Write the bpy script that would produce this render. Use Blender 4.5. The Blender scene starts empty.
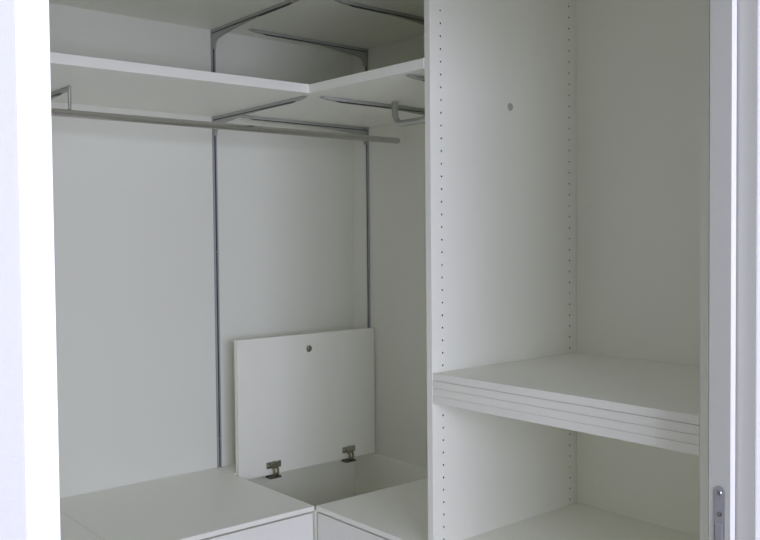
import bpy, bmesh, math
from mathutils import Vector, Matrix

# ------------------------------------------------------------------ camera, light, exposure
SC = bpy.context.scene
COL = SC.collection
H = 1.5                                    # height of the fitted origin above the floor
cam_d = bpy.data.cameras.new('camera')
cam = bpy.data.objects.new('camera', cam_d)
COL.objects.link(cam)
SC.camera = cam
cam_d.sensor_fit = 'HORIZONTAL'
cam_d.sensor_width = 36.0
cam_d.lens = 36.0 * 865.26 / 760.0
cam_d.clip_start = 0.02
yaw, pit, rol = 0.8719, -0.0327, -0.0095
fw = Vector((math.cos(pit) * math.cos(yaw), math.cos(pit) * math.sin(yaw), math.sin(pit)))
rt = Vector((math.sin(yaw), -math.cos(yaw), 0))
up = rt.cross(fw)
c_, s_ = math.cos(rol), math.sin(rol)
r2, u2 = c_ * rt + s_ * up, -s_ * rt + c_ * up
cam.matrix_world = Matrix(((r2.x, u2.x, -fw.x, -2.0953), (r2.y, u2.y, -fw.y, -2.6556),
                           (r2.z, u2.z, -fw.z, 0.0055 + H), (0, 0, 0, 1)))

world = bpy.data.worlds.new('world')
SC.world = world
world.use_nodes = True
world.node_tree.nodes['Background'].inputs[0].default_value = (0.80, 0.88, 1.0, 1)
world.node_tree.nodes['Background'].inputs[1].default_value = 1.0

# daylight in the window of the room the photograph is taken from (behind the camera)
WX0, WX1, WZ0, WZ1, WY = -2.72, -1.02, 0.85, 2.20, -3.95
ld = bpy.data.lights.new('window_daylight', 'AREA')
ld.shape = 'RECTANGLE'
ld.size, ld.size_y = WX1 - WX0, WZ1 - WZ0
ld.energy = 69
ld.color = (0.79, 0.80, 1.0)
lamp = bpy.data.objects.new('window_daylight', ld)
COL.objects.link(lamp)
lamp.location = ((WX0 + WX1) / 2, WY - 0.08, (WZ0 + WZ1) / 2)
lamp.rotation_euler = (math.radians(90), 0, 0)      # shines towards +Y

vs = SC.view_settings
vs.view_transform = 'Standard'
vs.look = 'None'
vs.gamma = 1
vs.use_curve_mapping = False
vs.exposure = 0.0
SC.cycles.max_bounces = 24
SC.cycles.diffuse_bounces = 16

# ------------------------------------------------------------------ materials
def mat(name, col, rough=0.5, metal=0.0, spec=0.5, noise=None, bump=0.0, bscale=200.0, var=0.0):
    m = bpy.data.materials.new(name)
    m.use_nodes = True
    nt = m.node_tree
    b = nt.nodes['Principled BSDF']
    b.inputs['Roughness'].default_value = rough
    b.inputs['Metallic'].default_value = metal
    b.inputs['Specular IOR Level'].default_value = spec
    tc = nt.nodes.new('ShaderNodeTexCoord')
    nz = nt.nodes.new('ShaderNodeTexNoise')
    nz.inputs['Scale'].default_value = bscale
    nz.inputs['Detail'].default_value = 4
    mp = nt.nodes.new('ShaderNodeMapping')
    if noise: mp.inputs['Scale'].default_value = noise
    nt.links.new(tc.outputs['Object'], mp.inputs['Vector'])
    nt.links.new(mp.outputs['Vector'], nz.inputs['Vector'])
    rp = nt.nodes.new('ShaderNodeMix')
    rp.data_type = 'RGBA'
    rp.inputs[6].default_value = (col[0] * (1 - var), col[1] * (1 - var), col[2] * (1 - var), 1)
    rp.inputs[7].default_value = (min(1, col[0] * (1 + var)), min(1, col[1] * (1 + var)), min(1, col[2] * (1 + var)), 1)
    nt.links.new(nz.outputs['Fac'], rp.inputs[0])
    nt.links.new(rp.outputs[2], b.inputs['Base Color'])
    if bump:
        bp = nt.nodes.new('ShaderNodeBump')
        bp.inputs['Strength'].default_value = bump
        bp.inputs['Distance'].default_value = 0.002
        nt.links.new(nz.outputs['Fac'], bp.inputs['Height'])
        nt.links.new(bp.outputs['Normal'], b.inputs['Normal'])
    return m

M_MEL = mat('white_melamine', (0.885, 0.888, 0.825), 0.42, spec=0.4, bump=0.03, bscale=700, var=0.008)
M_FRONT = mat('white_front_board', (0.84, 0.84, 0.80), 0.38, spec=0.4, bump=0.03, bscale=700, var=0.008)
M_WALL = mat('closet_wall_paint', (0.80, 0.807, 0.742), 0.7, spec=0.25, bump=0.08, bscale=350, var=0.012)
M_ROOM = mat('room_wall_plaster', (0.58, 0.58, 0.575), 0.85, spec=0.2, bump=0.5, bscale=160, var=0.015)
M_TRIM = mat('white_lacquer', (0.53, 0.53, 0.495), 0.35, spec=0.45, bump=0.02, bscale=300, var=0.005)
M_STRIP = mat('white_and_lit_lacquer', (0.88, 0.88, 0.87), 0.4, spec=0.4, bump=0.02, bscale=300, var=0.005)  # white lacquer; on the rebate step it paints in the light
M_CEIL = mat('ceiling_paint', (0.80, 0.80, 0.77), 0.85, spec=0.2, bump=0.1, bscale=250, var=0.01)
M_FLOOR = mat('closet_floor', (0.68, 0.66, 0.61), 0.5, spec=0.4, noise=(1, 12, 1), bump=0.1, bscale=14, var=0.15)
M_GREY = mat('grey_enamel_steel', (0.40, 0.41, 0.385), 0.42, metal=0.0, spec=0.5, bscale=90, var=0.03)
M_RAIL = mat('dark_rail_steel', (0.40, 0.405, 0.42), 0.45, metal=0.2, spec=0.5, bscale=90, var=0.03)
M_SHADE_STEEL = mat('shade_dark_steel', (0.07, 0.072, 0.07), 0.5, spec=0.4, bscale=90, var=0.05)  # near-black steel; paints in shade under bracket arms and at the wall gap
M_STEEL = mat('brushed_steel', (0.58, 0.57, 0.555), 0.2, metal=1.0, bscale=120, var=0.05)
M_ROD2 = mat('satin_nickel_tube', (0.47, 0.47, 0.45), 0.3, metal=0.7, bscale=120, var=0.04)
M_NICKEL = mat('nickel_plated', (0.42, 0.40, 0.36), 0.28, metal=1.0, bscale=300, var=0.1)
M_DKNICKEL = mat('dark_nickel', (0.16, 0.155, 0.13), 0.4, metal=0.8, bscale=300, var=0.1)
M_BRASS = mat('yellow_passivated', (0.40, 0.34, 0.20), 0.35, metal=1.0, bscale=300, var=0.1)
M_RAW = mat('raw_chipboard_shaded', (0.09, 0.07, 0.05), 0.9, spec=0.1, bscale=900, var=0.3)  # chipboard brown, darkened so the drilled holes look deeper in shade
M_EDGE = mat('cut_board_edge', (0.36, 0.33, 0.26), 0.8, spec=0.2, bscale=700, var=0.2)
M_CAP = mat('grey_plastic', (0.42, 0.43, 0.42), 0.5, bscale=100, var=0.02)
M_CREAM = mat('cream_plastic', (0.62, 0.55, 0.36), 0.5, bscale=100, var=0.02)
M_PLATE = mat('stainless_plate', (0.36, 0.36, 0.385), 0.45, metal=0.35, noise=(1, 1, 40), bscale=60, var=0.06)
M_DARK = mat('dark_recess', (0.05, 0.05, 0.055), 0.7, bscale=100, var=0.05)

# ------------------------------------------------------------------ helpers
def empty(name, loc=(0, 0, 0)):
    o = bpy.data.objects.new(name, None)
    o.empty_display_size = 0.05
    o.location = loc
    COL.objects.link(o)
    return o

def origin(o):
    v = Vector((0, 0, 0))
    while o is not None:
        v += o.location
        o = o.parent
    return v

def link(name, bm, m, parent=None, smooth=False, base=None, mats=None):
    """bmesh in world coordinates -> one mesh object, origin at base (or bbox bottom centre)"""
    bm.normal_update()
    vsx = [v.co for v in bm.verts]
    if base is None:
        lo = [min(v[i] for v in vsx) for i in range(3)]
        hi = [max(v[i] for v in vsx) for i in range(3)]
        base = Vector(((lo[0] + hi[0]) / 2, (lo[1] + hi[1]) / 2, lo[2]))
    base = Vector(base)
    for v in bm.verts: v.co -= base
    me = bpy.data.meshes.new(name)
    bm.to_mesh(me)
    bm.free()
    for mm in (mats or [m]): me.materials.append(mm)
    if smooth:
        for p in me.polygons: p.use_smooth = True
        me.set_sharp_from_angle(angle=math.radians(35))
    o = bpy.data.objects.new(name, me)
    COL.objects.link(o)
    if parent is not None:
        o.parent = parent
        o.location = base - origin(parent)
    else:
        o.location = base
    return o

def add_box(bm, x, y, z, bev=0.0):
    x0, x1 = sorted(x); y0, y1 = sorted(y); z0, z1 = sorted(z)
    v = [bm.verts.new(p) for p in ((x0, y0, z0), (x1, y0, z0), (x1, y1, z0), (x0, y1, z0),
                                   (x0, y0, z1), (x1, y0, z1), (x1, y1, z1), (x0, y1, z1))]
    fs = [bm.faces.new([v[i] for i in f]) for f in ((3, 2, 1, 0), (4, 5, 6, 7), (0, 1, 5, 4), (1, 2, 6, 5), (2, 3, 7, 6), (3, 0, 4, 7))]
    if bev:
        es = list({e for f in fs for e in f.edges})
        bmesh.ops.bevel(bm, geom=es, offset=bev, segments=2, profile=0.5, affect='EDGES')

def board(name, x, y, z, m, parent=None, bev=0.0008):
    bm = bmesh.new()
    add_box(bm, x, y, z, bev)
    return link(name, bm, m, parent)

def add_tube(bm, pts, r, seg=20, cap=True):
    pts = [Vector(p) for p in pts]
    rings = []
    n = len(pts)
    ref = None
    for i, p in enumerate(pts):
        t = (pts[min(i + 1, n - 1)] - pts[max(i - 1, 0)]).normalized()
        if ref is None:
            a = Vector((0, 0, 1)) if abs(t.z) < 0.9 else Vector((1, 0, 0))
            ref = (a - t * a.dot(t)).normalized()
        else:
            ref = (ref - t * ref.dot(t)).normalized()
        b = t.cross(ref)
        rr = r[i] if isinstance(r, (list, tuple)) else r
        rings.append([bm.verts.new(p + rr * (math.cos(2 * math.pi * k / seg) * ref + math.sin(2 * math.pi * k / seg) * b)) for k in range(seg)])
    for a, b in zip(rings, rings[1:]):
        for k in range(seg):
            bm.faces.new((a[k], a[(k + 1) % seg], b[(k + 1) % seg], b[k]))
    if cap:
        bm.faces.new(list(reversed(rings[0])))
        bm.faces.new(rings[-1])

def tube(name, pts, r, m, parent=None, seg=20):
    bm = bmesh.new()
    add_tube(bm, pts, r, seg)
    bmesh.ops.recalc_face_normals(bm, faces=bm.faces)
    return link(name, bm, m, parent, smooth=True)

def add_prism(bm, outline, d0, d1, to3):
    """closed 2-D outline (a,b) extruded from d0 to d1; to3(a,b,d) -> 3-D point"""
    A = [bm.verts.new(to3(a, b, d0)) for a, b in outline]
    B = [bm.verts.new(to3(a, b, d1)) for a, b in outline]
    bm.faces.new(A)
    bm.faces.new(list(reversed(B)))
    n = len(A)
    for i in range(n):
        bm.faces.new((A[i], B[i], B[(i + 1) % n], A[(i + 1) % n]))

def prism(name, outline, d0, d1, to3, m, parent=None, smooth=False):
    bm = bmesh.new()
    add_prism(bm, outline, d0, d1, to3)
    bmesh.ops.recalc_face_normals(bm, faces=bm.faces)
    return link(name, bm, m, parent, smooth)

def drilled(name, outline, holes, thick, depth, to3, mats, parent=None):
    """board with round holes drilled into its front (d=0) face; depth None = through holes.
    to3(a,b,d), d = 0 is the front face, d grows into the board. holes: (a,b,r,segments)"""
    bm = bmesh.new()
    def loop(pts, d): return [bm.verts.new(to3(a, b, d)) for a, b in pts]
    def edges(vs): return [bm.edges.new((vs[i], vs[(i + 1) % len(vs)])) for i in range(len(vs))]
    rings = [[(a + r * math.cos(2 * math.pi * k / s), b + r * math.sin(2 * math.pi * k / s)) for k in range(s)] for a, b, r, s in holes]
    F = loop(outline, 0); E = edges(F)
    HF = []
    for q in rings:
        v = loop(q, 0); HF.append(v); E += edges(v)
    bmesh.ops.triangle_fill(bm, use_beauty=True, use_dissolve=False, edges=E)
    B = loop(outline, thick)
    for i in range(len(F)):
        bm.faces.new((F[i], F[(i + 1) % len(F)], B[(i + 1) % len(F)], B[i]))
    dd = thick if depth is None else depth
    HB = [loop(q, dd) for q in rings]
    for a, b in zip(HF, HB):
        for i in range(len(a)):
            f = bm.faces.new((a[i], a[(i + 1) % len(a)], b[(i + 1) % len(a)], b[i]))
            f.material_index = 1
    if depth is None:
        Eb = [bm.edges.get((B[i], B[(i + 1) % len(B)])) for i in range(len(B))]
        for b in HB: Eb += [bm.edges.get((b[i], b[(i + 1) % len(b)])) for i in range(len(b))]
        bmesh.ops.triangle_fill(bm, use_beauty=True, use_dissolve=False, edges=Eb)
    else:
        bm.faces.new(B)
        for b in HB:
            f = bm.faces.new(b)
            f.material_index = 1
    bmesh.ops.recalc_face_normals(bm, faces=bm.faces)
    return link(name, bm, None, parent, mats=mats)

def tag(o, label, cat, group=None):
    o['label'] = label
    o['category'] = cat
    if group: o['group'] = group
    return o

def structure(o, label=None):
    o['kind'] = 'structure'
    if label: o['label'] = label
    return o

# ------------------------------------------------------------------ measured levels (metres)
ZB = -0.774 + H        # top of the bench units
ZS = 0.465 + H         # top of the middle shelf
ZT = 0.735 + H         # underside of the top shelf
ZSU = ZS - 0.026       # underside of the middle shelf
ZLOW = -0.7755 + H     # fixed shelf of the tall unit
ZSTK = -0.3267 + H     # top of the loose shelf stack
XL = -2.02             # left closet wall
YF = -1.905            # closet side of the doorway wall
YO = -1.976            # room side of the doorway wall
CEIL = 2.50
JX = -0.745            # right jamb
LX = -1.8556            # left jamb

# ------------------------------------------------------------------ the setting
structure(board('floor', (-4.4, 1.3), (WY - 0.1, 0.1), (-0.05, 0.0), M_FLOOR, bev=0), 'floor of the walk-in closet and the room before it')
structure(board('ceiling', (-4.4, 1.3), (WY - 0.1, 0.1), (CEIL, CEIL + 0.05), M_CEIL, bev=0), 'white ceiling above the closet')
structure(board('wall_back', (XL - 0.1, 0.1), (0.0, 0.1), (0, CEIL), M_WALL, bev=0), 'white closet wall behind the open lid and the long clothes rail')
structure(board('wall_right', (0.0, 0.1), (YF, 0.0), (0, CEIL), M_WALL, bev=0), 'white closet wall to the right of the corner, behind the tall unit')
structure(board('wall_left', (XL - 0.1, XL), (YF, 0.0), (0, CEIL), M_WALL, bev=0), 'left closet wall hidden behind the door jamb')
# wall with the doorway
wf = structure(empty('wall_front', ((JX + LX) / 2, (YF + YO) / 2, 0)), 'white plastered wall with the doorway, seen at both edges of the picture')
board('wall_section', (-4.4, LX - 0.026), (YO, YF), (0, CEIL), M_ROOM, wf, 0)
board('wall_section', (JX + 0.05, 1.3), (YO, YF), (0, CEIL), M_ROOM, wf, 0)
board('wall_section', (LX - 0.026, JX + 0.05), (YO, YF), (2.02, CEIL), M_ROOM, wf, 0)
board('fill_bounce_skin', (XL + 0.001, LX - 0.027), (YF + 0.0005, YF + 0.006), (0, CEIL), M_WALL, wf, 0)  # unseen lighter skins added to bounce more fill light into the closet
board('fill_bounce_skin', (JX + 0.051, -0.001), (YF + 0.0005, YF + 0.006), (0, CEIL), M_WALL, wf, 0)
board('fill_bounce_skin', (LX - 0.026, JX + 0.05), (YF + 0.0012, YF + 0.006), (2.022, CEIL), M_WALL, wf, 0)
# rest of the room the photograph is taken from
structure(board('wall_room_left', (-4.5, -4.4), (WY - 0.1, YO), (0, CEIL), M_ROOM, bev=0), 'side wall of the room before the closet')
structure(board('wall_room_right', (1.3, 1.4), (WY - 0.1, YO), (0, CEIL), M_ROOM, bev=0), 'other side wall of the room before the closet')
wr = structure(empty('wall_room_rear', (-2, WY, 0)), 'rear wall of the room with the window')
board('wall_section', (-4.4, WX0), (WY - 0.1, WY), (0, CEIL), M_ROOM, wr, 0)
board('wall_section', (WX1, 1.3), (WY - 0.1, WY), (0, CEIL), M_ROOM, wr, 0)
board('wall_section', (WX0, WX1), (WY - 0.1, WY), (0, WZ0), M_ROOM, wr, 0)
board('wall_section', (WX0, WX1), (WY - 0.1, WY), (WZ1, CEIL), M_ROOM, wr, 0)
w1 = structure(empty('window_1', ((WX0 + WX1) / 2, WY, WZ0)), 'window behind the camera')
for a, b in ((WX0, WX0 + 0.05), (WX1 - 0.05, WX1), ((WX0 + WX1) / 2 - 0.035, (WX0 + WX1) / 2 + 0.035)):
    board('window_frame', (a, b), (WY - 0.06, WY - 0.005), (WZ0 + 0.001, WZ1 - 0.001), M_TRIM, w1)
for a, b in ((WZ0 + 0.001, WZ0 + 0.05), (WZ1 - 0.05, WZ1 - 0.001)):
    board('window_frame', (WX0 + 0.05, WX1 - 0.05), (WY - 0.06, WY - 0.005), (a, b), M_TRIM, w1)

# doorway lining: right jamb with a rebate and a strike plate, left edge strip, head
d1 = structure(empty('door_1', ((JX + LX) / 2, (YF + YO) / 2, 0)), 'white lacquered lining of the sliding door opening')
YS = -1.9425
JR = JX + 0.019
jamb = prism('jamb', [(JX, YF + 0.001), (JX, YS + 0.0015), (JR - 0.004, YS + 0.0015), (JR - 0.004, YS + 0.016), (JR, YS + 0.016), (JR, YO + 0.002), (JX + 0.05, YO + 0.002), (JX + 0.05, YF + 0.001)],
             0.0, 2.02, lambda a, b, d: (a, b, d), M_TRIM, d1)
board('lit_step_face', (JX, JR - 0.004), (YS, YS + 0.0013), (0, 1.97), M_STRIP, d1, 0.0004)['label'] = 'narrow step face of the jamb rebate, painted brighter as lit'  # same lacquer as the jamb, coloured brighter to imitate direct light
board('casing', (JR, JX + 0.05), (YO - 0.001, YO + 0.0018), (0, 2.02), M_STRIP, d1, 0.0004)['label'] = 'white casing strip beside the right jamb'
jamb['label'] = 'grey-white right jamb with a stepped edge and strike plate'
board('jamb', (LX - 0.026, LX), (YO - 0.001, YF + 0.001), (0, 2.02), M_STRIP, d1)['label'] = 'bright white edge of the left jamb'
board('door_head', (LX, JX), (YO - 0.001, YF + 0.001), (1.97, 2.02), M_TRIM, d1)

def stadium(cy, z0, z1, r, n=10):
    pts = [(cy + r * math.cos(math.pi * k / n), z1 - r + r * math.sin(math.pi * k / n)) for k in range(n + 1)]
    pts += [(cy - r * math.cos(math.pi * k / n), z0 + r - r * math.sin(math.pi * k / n)) for k in range(n + 1)]
    return pts

PZ1 = -0.407 + H; PZ0 = PZ1 - 0.20; PY = -1.924
toX = lambda x: (lambda a, b, d: (x - d, a, b))
sp = drilled('strike_plate', stadium(PY, PZ0, PZ1, 0.0095), [(PY, PZ1 - 0.047, 0.0042, 20), (PY, PZ0 + 0.047, 0.0042, 20)], -0.0016, None,
             lambda a, b, d: (JX - 0.0018 - d * 1.0, a, b), [M_PLATE, M_DARK], d1)
sp['label'] = 'round-ended stainless strike plate with screws and latch slot'
for z in (PZ1 - 0.011, PZ0 + 0.011):
    bm = bmesh.new()
    bmesh.ops.create_cone(bm, cap_ends=True, segments=20, radius1=0.0042, radius2=0.0030, depth=0.0012,
                          matrix=Matrix.Translation((JX - 0.0025, PY, z)) @ Matrix.Rotation(-math.pi / 2, 4, 'Y'))
    link('screw', bm, M_STEEL, sp, True)
    board('screw_slot', (JX - 0.0036, JX - 0.0030), (PY - 0.0024, PY + 0.0024), (z - 0.0005, z + 0.0005), M_DARK, sp, 0)
    board('screw_slot', (JX - 0.0036, JX - 0.0030), (PY - 0.0005, PY + 0.0005), (z - 0.0024, z + 0.0024), M_DARK, sp, 0)
for z in (PZ1 - 0.047, PZ0 + 0.047):
    bm = bmesh.new()
    bmesh.ops.create_cone(bm, cap_ends=True, segments=20, radius1=0.0031, radius2=0.0029, depth=0.0024,
                          matrix=Matrix.Translation((JX - 0.0016, PY, z)) @ Matrix.Rotation(-math.pi / 2, 4, 'Y'))
    link('adjusting_bolt', bm, M_STEEL, sp, True)
board('latch_slot', (JX - 0.0037, JX - 0.0034), (PY - 0.0066, PY + 0.0066), (PZ0 + 0.062, PZ1 - 0.062), M_CAP, sp, 0)
board('latch_tongue', (JX - 0.0043, JX - 0.0038), (PY - 0.0054, PY + 0.0054), (PZ0 + 0.0635, PZ1 - 0.0635), M_PLATE, sp, 0.0001)

# ------------------------------------------------------------------ tall shelf unit against the right wall
TP = 1.076; TW = 0.729; XD = 0.5996; TH = 0.019; TTOP = 2.44
tw = tag(empty('tall_shelf_unit', (-0.3, -TP - TW / 2, 0)), 'tall open white shelf unit with drilled side panel at the right', 'cabinet')
zs = [2.0852 + 0.032 * k for k in range(-58, 10)]
holes = [(-0.562, z, 0.0025, 10) for z in zs] + [(-0.044, z, 0.0025, 10) for z in zs]
rect = [(-XD, 0.0), (-0.002, 0.0), (-0.002, TTOP), (-XD, TTOP)]
lp = drilled('side_panel', rect, holes, TH, 0.012, lambda a, b, d: (a, -TP + d, b), [M_MEL, M_RAW], tw)
lp['label'] = 'left side panel with two columns of small shelf-pin holes'
drilled('side_panel', rect, holes, 0.0165, 0.011, lambda a, b, d: (a, -TP - TW - d, b), [M_MEL, M_RAW], tw)
G = 0.0006
yi0, yi1 = -TP - TW + G, -TP - G
board('back_panel', (-0.012, -0.004), (yi0, yi1), (0.0, TTOP), M_MEL, tw)
board('fixed_shelf', (-XD + 0.012, -0.0125), (yi0, yi1), (ZLOW - TH, ZLOW), M_MEL, tw)
board('bottom_panel', (-XD + 0.004, -0.0125), (yi0, yi1), (0.08, 0.08 + TH), M_MEL, tw)
board('plinth', (-XD + 0.05, -XD + 0.069), (yi0, yi1), (0.0, 0.0795), M_MEL, tw)
board('top_panel', (-XD + 0.002, -0.0125), (yi0, yi1), (TTOP - TH, TTOP), M_MEL, tw)
# round cover cap on the side panel
bm = bmesh.new()
bmesh.ops.create_cone(bm, cap_ends=True, segments=28, radius1=0.0105, radius2=0.0095, depth=0.0014,
                      matrix=Matrix.Translation((-0.300, -TP - 0.0009, 0.368 + H)) @ Matrix.Rotation(math.pi / 2, 4, 'X'))
link('cover_cap', bm, M_CAP, tw, True)['label'] = 'small round grey cover cap'
# pins that carry the loose boards
zp = ZSTK - 4 * TH - 0.0006
for ax in (-0.562, -0.044):
    for yy, sg in ((-TP, -1), (-TP - TW, 1)):
        tube('shelf_pin', [(ax, yy + sg * 0.0005, zp - 0.003), (ax, yy + sg * 0.009, zp - 0.003)], 0.0025, M_NICKEL, tw, 10)

# loose shelves stacked on each other in the tall unit
ords = [('lowest of the four white shelves stacked in the tall unit', 0.0000, 0.0006),
        ('second white shelf from below in the tall unit stack', 0.0012, 0.0012),
        ('third white shelf from below in the tall unit stack', 0.0002, 0.0006),
        ('topmost of the four white shelves stacked in the tall unit', 0.0010, 0.0010)]
for k, (lab, dx, dy) in enumerate(ords):
    z0 = ZSTK - (4 - k) * TH
    tag(board('shelf_board', (-XD + 0.001 + dx, -0.0128), (yi0 + 0.0005 + dy, yi1 - 0.0005 - dy / 2), (z0 + (0.0001 if k == 1 else 0.0004), z0 + TH - (0.0 if k == 0 else 0.0004)), M_MEL, bev=(0.0005 if k == 0 else 0.0010)),
        lab, 'shelf', 'shelves stacked in the tall unit')

# ------------------------------------------------------------------ wall rails and brackets
YB = [-0.098, -0.568, -0.975]       # rails on the right wall
XA = [-0.6045, -1.207]               # rails on the back wall

def wall_rail(pt, wall, label):
    """slim steel channel with an open slot, from the bench to above the top shelf"""
    w, d, t, lip = ((0.0076, 0.0062, 0.0012, 0.0050) if wall == 'A' else (0.0058, 0.0062, 0.0012, 0.0034))
    z0, z1 = (ZB + 0.001, ZT + 0.15)
    if wall == 'A': t3 = lambda a, b, dd: (pt + a, -0.0005 - b, dd)
    else: t3 = lambda a, b, dd: (-0.0005 - b, pt + a, dd)
    ro = empty('wall_rail', t3(0, 0, z0))
    prism('channel', [(-w, 0), (w, 0), (w, d), (w - lip, d), (w - lip, d - t), (w - t, d - t), (w - t, t), (-w + t, t),
                      (-w + t, d - t), (-w + lip, d - t), (-w + lip, d), (-w, d)], z0, z1, t3, M_RAIL, ro)
    prism('slot_shade', [(-w + 1.4 * t, 0.0040), (w - 1.4 * t, 0.0040), (w - 1.4 * t, 0.0030), (-w + 1.4 * t, 0.0030)], z0, z1, t3, M_DARK, ro)  # plain dark strip painting the shade inside the open channel
    for q in (0.10, 0.75, 1.35):
        c = Vector(t3(0, 0.0041, z0 + q)); e = Vector(t3(0, 0.0054, z0 + q))
        tube('screw', [c, e], 0.0022, M_STEEL, ro, 12)
    return tag(ro, label, 'wall rail', 'grey slotted wall rails')

wall_rail(XA[0], 'A', 'dark grey vertical wall rail on the back wall, left of the open lid')
wall_rail(XA[1], 'A', 'grey vertical wall rail on the back wall behind the left door jamb')
wall_rail(YB[0], 'B', 'thin dark vertical wall rail next to the room corner, above the open lid')
wall_rail(YB[1], 'B', 'grey vertical wall rail on the right wall, hidden behind the tall unit')
wall_rail(YB[2], 'B', 'grey vertical wall rail on the right wall, beside the tall unit')

def bracket(pt, wall, z, L, label):
    """s = distance from the wall, h = height below the shelf, dd = across"""
    z = z - 0.0008
    if wall == 'A': t3 = lambda s, h, dd: (pt + dd, -s, z + h)
    else: t3 = lambda s, h, dd: (-s, pt + dd, z + h)
    S0 = 0.0075
    ro = empty('shelf_bracket', t3(S0, -0.06, 0))
    arm = [(S0, 0.0), (L - 0.006, 0.0), (L, -0.0015), (L - 0.006, -0.0035), (L - 0.03, -0.0075), (L - 0.05, -0.0085), (S0, -0.0085)]
    prism('arm', arm, -0.0075, 0.0075, t3, M_GREY, ro)
    shade_strip = [(S0, -0.0087), (L - 0.055, -0.0087), (L - 0.075, -0.0112), (S0, -0.0118)]
    prism('shade_strip', shade_strip, -0.0050, 0.0050, t3, M_SHADE_STEEL, ro)  # dark strip standing in for the shadow line between arm and web
    k = min(1.0, (L - 0.09) / 0.30)
    web = [(S0, -0.0120), (0.30 * k, -0.0120), (0.22 * k, -0.0150), (0.14 * k, -0.0205), (0.07 * k, -0.0275), (0.040, -0.0320),
           (0.027, -0.0375), (0.0195, -0.046), (0.0175, -0.058), (0.0155, -0.064), (S0, -0.064)]
    prism('web', web, -0.0042, 0.0042, t3, M_GREY, ro)
    hook = [(0.0046, -0.012), (S0 - 0.0003, -0.012), (S0 - 0.0003, -0.060), (0.0046, -0.060)]
    prism('hook', hook, -0.0012, 0.0012, t3, M_SHADE_STEEL, ro)
    return tag(ro, label, 'bracket', 'grey shelf brackets')

bracket(XA[0], 'A', ZSU, 0.548, 'grey bracket under the seam of the middle shelf, on the rail left of the lid')
bracket(XA[1], 'A', ZSU, 0.275, 'grey bracket tip at the left door jamb, under the middle shelf')
bracket(XA[0], 'A', ZT, 0.535, 'grey bracket under the top shelf, on the back wall rail')
bracket(YB[0], 'B', ZSU, 0.575, 'grey bracket under the middle shelf nearest the room corner, above the long clothes rail')
bracket(YB[1], 'B', ZSU, 0.565, 'grey bracket under the middle shelf passing behind the bent clothes rail')
bracket(YB[2], 'B', ZSU, 0.585, 'grey bracket tip under the middle shelf, nearest the tall unit')
bracket(YB[0], 'B', ZT, 0.518, 'grey bracket under the top shelf nearest the room corner')
bracket(YB[1], 'B', ZT, 0.508, 'grey bracket under the top shelf at the top edge, towards the tall unit')

# ------------------------------------------------------------------ shelves
YT = -TP + TH + 0.0012              # left face of the tall unit
A_OUT = [(XL + 0.001, -0.001), (XL + 0.001, -0.540), (-0.6202, -0.589), (-0.6202, -0.001)]
B_OUT = [(-0.619, -0.001), (-0.619, -0.590), (-0.602, YT), (-0.001, YT), (-0.001, -0.001)]
def shelf(outline, z0, t, label):
    bm = bmesh.new()
    add_prism(bm, outline, z0, z0 + t, lambda a, b, d: (a, b, d))
    bmesh.ops.recalc_face_normals(bm, faces=bm.faces)
    bmesh.ops.bevel(bm, geom=list(bm.edges), offset=0.0008, segments=2, profile=0.5, affect='EDGES')
    return tag(link('wall_shelf', bm, M_MEL), label, 'shelf', 'corner wall shelves')
shelf(A_OUT, ZSU, 0.026, 'middle white shelf along the back wall, above the long clothes rail')
shelf(B_OUT, ZSU, 0.026, 'middle white shelf along the right wall, above the bent clothes rail')
shelf(A_OUT, ZT, 0.026, 'top white shelf along the back wall, seen from below')
shelf(B_OUT, ZT, 0.026, 'top white shelf along the right wall, seen from below')

# ------------------------------------------------------------------ clothes rails
ZR = 0.369 + H
ra = tag(empty('clothes_rail', (-1.0, -0.297, ZR)), 'long straight steel clothes rail along the back wall', 'clothes rail')
tube('tube', [(XL + 0.004, -0.297, ZR - 0.010), (-0.024, -0.297, ZR)], 0.0105, M_STEEL, ra, 28)
tube('end_plug', [(-0.0238, -0.297, ZR), (-0.020, -0.297, ZR)], 0.0100, M_CREAM, ra, 28)
tube('hanger_pin', [(-1.213, -0.297, ZR + 0.0049), (-1.213, -0.297, ZSU - 0.0006)], 0.0048, M_STEEL, ra, 16)
tube('hanger_pin', [(-1.85, -0.297, ZR + 0.0018), (-1.85, -0.297, ZSU - 0.0006)], 0.0048, M_STEEL, ra, 16)
rb = tag(empty('clothes_rail', (-0.317, -0.8, ZR)), 'clothes rail with an upturned bent end under the right wall shelf', 'clothes rail')
bend = [(-0.317, -0.619, ZSU - 0.0006), (-0.317, -0.619, ZR + 0.036)]
for k in range(1, 10):
    a = math.pi / 2 * k / 10
    bend.append((-0.317, -0.619 - 0.036 * (1 - math.cos(a)), ZR + 0.036 - 0.036 * math.sin(a)))
bend += [(-0.317, -0.655, ZR), (-0.317, YT + 0.006, ZR)]
tube('tube', bend, 0.0100, M_ROD2, rb, 24)
tube('end_socket', [(-0.317, YT + 0.0055, ZR), (-0.317, YT + 0.0005, ZR)], 0.016, M_ROD2, rb, 24)

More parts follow.
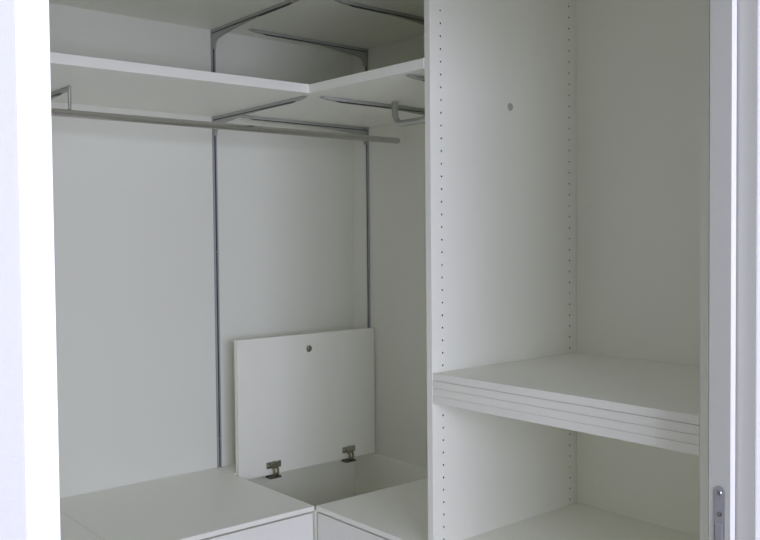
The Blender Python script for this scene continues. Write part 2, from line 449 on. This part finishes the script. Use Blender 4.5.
# ------------------------------------------------------------------ bench units with lids
BA, BB = 0.585, 0.613
XD1 = -1.222                        # left face of the divider between the two benches
def bench_A(x0, x1, divider, label):
    ro = tag(empty('bench_chest', ((x0 + x1) / 2, -BA / 2, 0)), label, 'chest')
    xr = x1
    if divider:                     # the divider's top edge shows between the lids
        board('side_panel', (x0, x0 + 0.019), (-BA + 0.019, -0.002), (0, ZB - 0.0012), M_MEL, ro)
        xl = x0 + 0.0198
    else:
        board('side_panel', (x0, x0 + 0.019), (-BA + 0.019, -0.002), (0, ZB - 0.0175), M_MEL, ro)
        xl = x0
    board('side_panel', (xr - 0.019, xr), (-BA + 0.019, -0.002), (0, ZB - 0.0175), M_MEL, ro)
    board('top', (xl, xr), (-BA, -0.002), (ZB - 0.0145, ZB), M_MEL, ro, 0.001)
    board('front_panel', (x0 + 0.002, xr - 0.006), (-BA, -BA + 0.0185), (0.06, ZB - 0.0195), M_FRONT, ro, 0.001)
    board('bottom_panel', (x0 + 0.0195, xr - 0.0195), (-BA + 0.019, -0.002), (0.06, 0.078), M_MEL, ro)
    board('plinth', (x0 + 0.0195, xr - 0.0195), (-BA + 0.06, -BA + 0.078), (0, 0.0595), M_MEL, ro)
    return ro
bench_A(XL + 0.002, XD1 - 0.0008, False, 'white bench chest at the far left, mostly behind the door jamb')
bench_A(XD1, -BB - 0.0045, True, 'white bench chest along the back wall, left of the open corner chest')

# bench under the right wall
y0, y1 = YT, -BA - 0.0018
cb = tag(empty('bench_chest', (-BB / 2, (y0 + y1) / 2, 0)), 'white bench chest along the right wall, beside the tall unit', 'chest')
board('side_panel', (-BB + 0.019, -0.002), (y1 - 0.019, y1), (0, ZB - 0.0175), M_MEL, cb)
board('side_panel', (-BB + 0.019, -0.002), (y0, y0 + 0.019), (0, ZB - 0.0175), M_MEL, cb)
board('top', (-BB, -0.002), (y0, y1), (ZB - 0.0145, ZB), M_MEL, cb, 0.001)
board('front_panel', (-BB, -BB + 0.0185), (y0 + 0.002, y1 - 0.006), (0.06, ZB - 0.0195), M_FRONT, cb, 0.001)
board('bottom_panel', (-BB + 0.019, -0.002), (y0 + 0.0195, y1 - 0.0195), (0.06, 0.078), M_MEL, cb)
board('plinth', (-BB + 0.06, -BB + 0.078), (y0 + 0.0195, y1 - 0.0195), (0, 0.0595), M_MEL, cb)

# corner chest with its lid standing open
cc = tag(empty('corner_chest', (-BB / 2, -BA / 2, 0)), 'open white corner chest with its hinged lid standing up', 'chest')
xi0, xi1 = -BB - 0.0008, -0.002
board('side_panel', (xi0, xi0 + 0.016), (-BA + 0.0005, -0.020), (0, ZB - 0.0165), M_MEL, cc)
board('side_panel', (xi0 + 0.0165, -0.0185), (-BA - 0.0008, -BA + 0.0152), (0, ZB - 0.0165), M_MEL, cc)
board('back_panel', (xi0, xi1), (-0.0185, -0.002), (0, ZB - 0.0165), M_MEL, cc)
sl = board('side_panel', (-0.0175, xi1), (-BA, -0.0195), (0, ZB - 0.028), M_MEL, cc)
board('bottom_panel', (xi0 + 0.0165, -0.018), (-BA + 0.0157, -0.019), (0.02, 0.036), M_MEL, cc)
board('hinge_strip', (xi0 + 0.001, xi1), (-0.1124, -0.002), (ZB - 0.016, ZB), M_MEL, cc)
LY0, LY1 = -0.132, -0.113           # front and back face of the standing lid
LZ0, LZ1 = -0.797 + H, -0.3215 + H
LX0, LX1 = -0.604, -0.0065
def rrect(x0, x1, z0, z1, r, n=4):
    pts = []
    for cx, cz, a0 in ((x1 - r, z0 + r, -90), (x1 - r, z1 - r, 0), (x0 + r, z1 - r, 90), (x0 + r, z0 + r, 180)):
        for k in range(n + 1):
            a = math.radians(a0 + 90 * k / n)
            pts.append((cx + r * math.cos(a), cz + r * math.sin(a)))
    return pts
lid = drilled('lid', rrect(LX0, LX1, LZ0, LZ1, 0.003), [(-0.309, -0.374 + H, 0.0122, 28)], LY1 - LY0, None,
              lambda a, b, d: (a, LY0 + d, b), [M_MEL, M_EDGE], cc)
lid['label'] = 'white lid standing upright with a round finger hole'
def hinge(hx):
    zc = -0.766 + H
    r = empty('hinge', (hx, LY0, LZ0))
    r.parent = cc
    r.location = Vector((hx, LY0, LZ0)) - origin(cc)
    board('cup_flange', (hx - 0.029, hx + 0.029), (LY0 - 0.0045, LY0 - 0.0002), (zc - 0.009, zc + 0.013), M_NICKEL, r, 0.0008)
    tube('cup', [(hx, LY0 - 0.0047, zc + 0.001), (hx, LY0 - 0.0100, zc + 0.001)], [0.0150, 0.0120], M_NICKEL, r, 20)
    for sx in (-0.022, 0.022):
        tube('screw', [(hx + sx, LY0 - 0.0047, zc + 0.003), (hx + sx, LY0 - 0.0066, zc + 0.003)], 0.0040, M_STEEL, r, 12)
    for sx in (-0.009, 0.007):
        prism('link_arm', [(LY0 - 0.006, zc - 0.004), (LY0 - 0.014, zc - 0.002), (LY0 - 0.021, zc - 0.013), (LY0 - 0.019, zc - 0.030),
                           (LY0 - 0.010, zc - 0.039), (LY0 - 0.006, zc - 0.036), (LY0 - 0.012, zc - 0.027), (LY0 - 0.013, zc - 0.015)],
              hx + sx, hx + sx + 0.0028, lambda a, b, d: (d, a, b), M_BRASS, r)
    tube('pivot', [(hx - 0.011, LY0 - 0.016, zc - 0.026), (hx + 0.012, LY0 - 0.016, zc - 0.026)], 0.003, M_NICKEL, r, 12)
    board('mounting_plate', (hx - 0.026, hx + 0.020), (LY0 - 0.020, LY0 + 0.012), (LZ0 - 0.011, LZ0 - 0.004), M_DKNICKEL, r, 0.001)
    return r
hinge(-0.466)
hinge(-0.136)
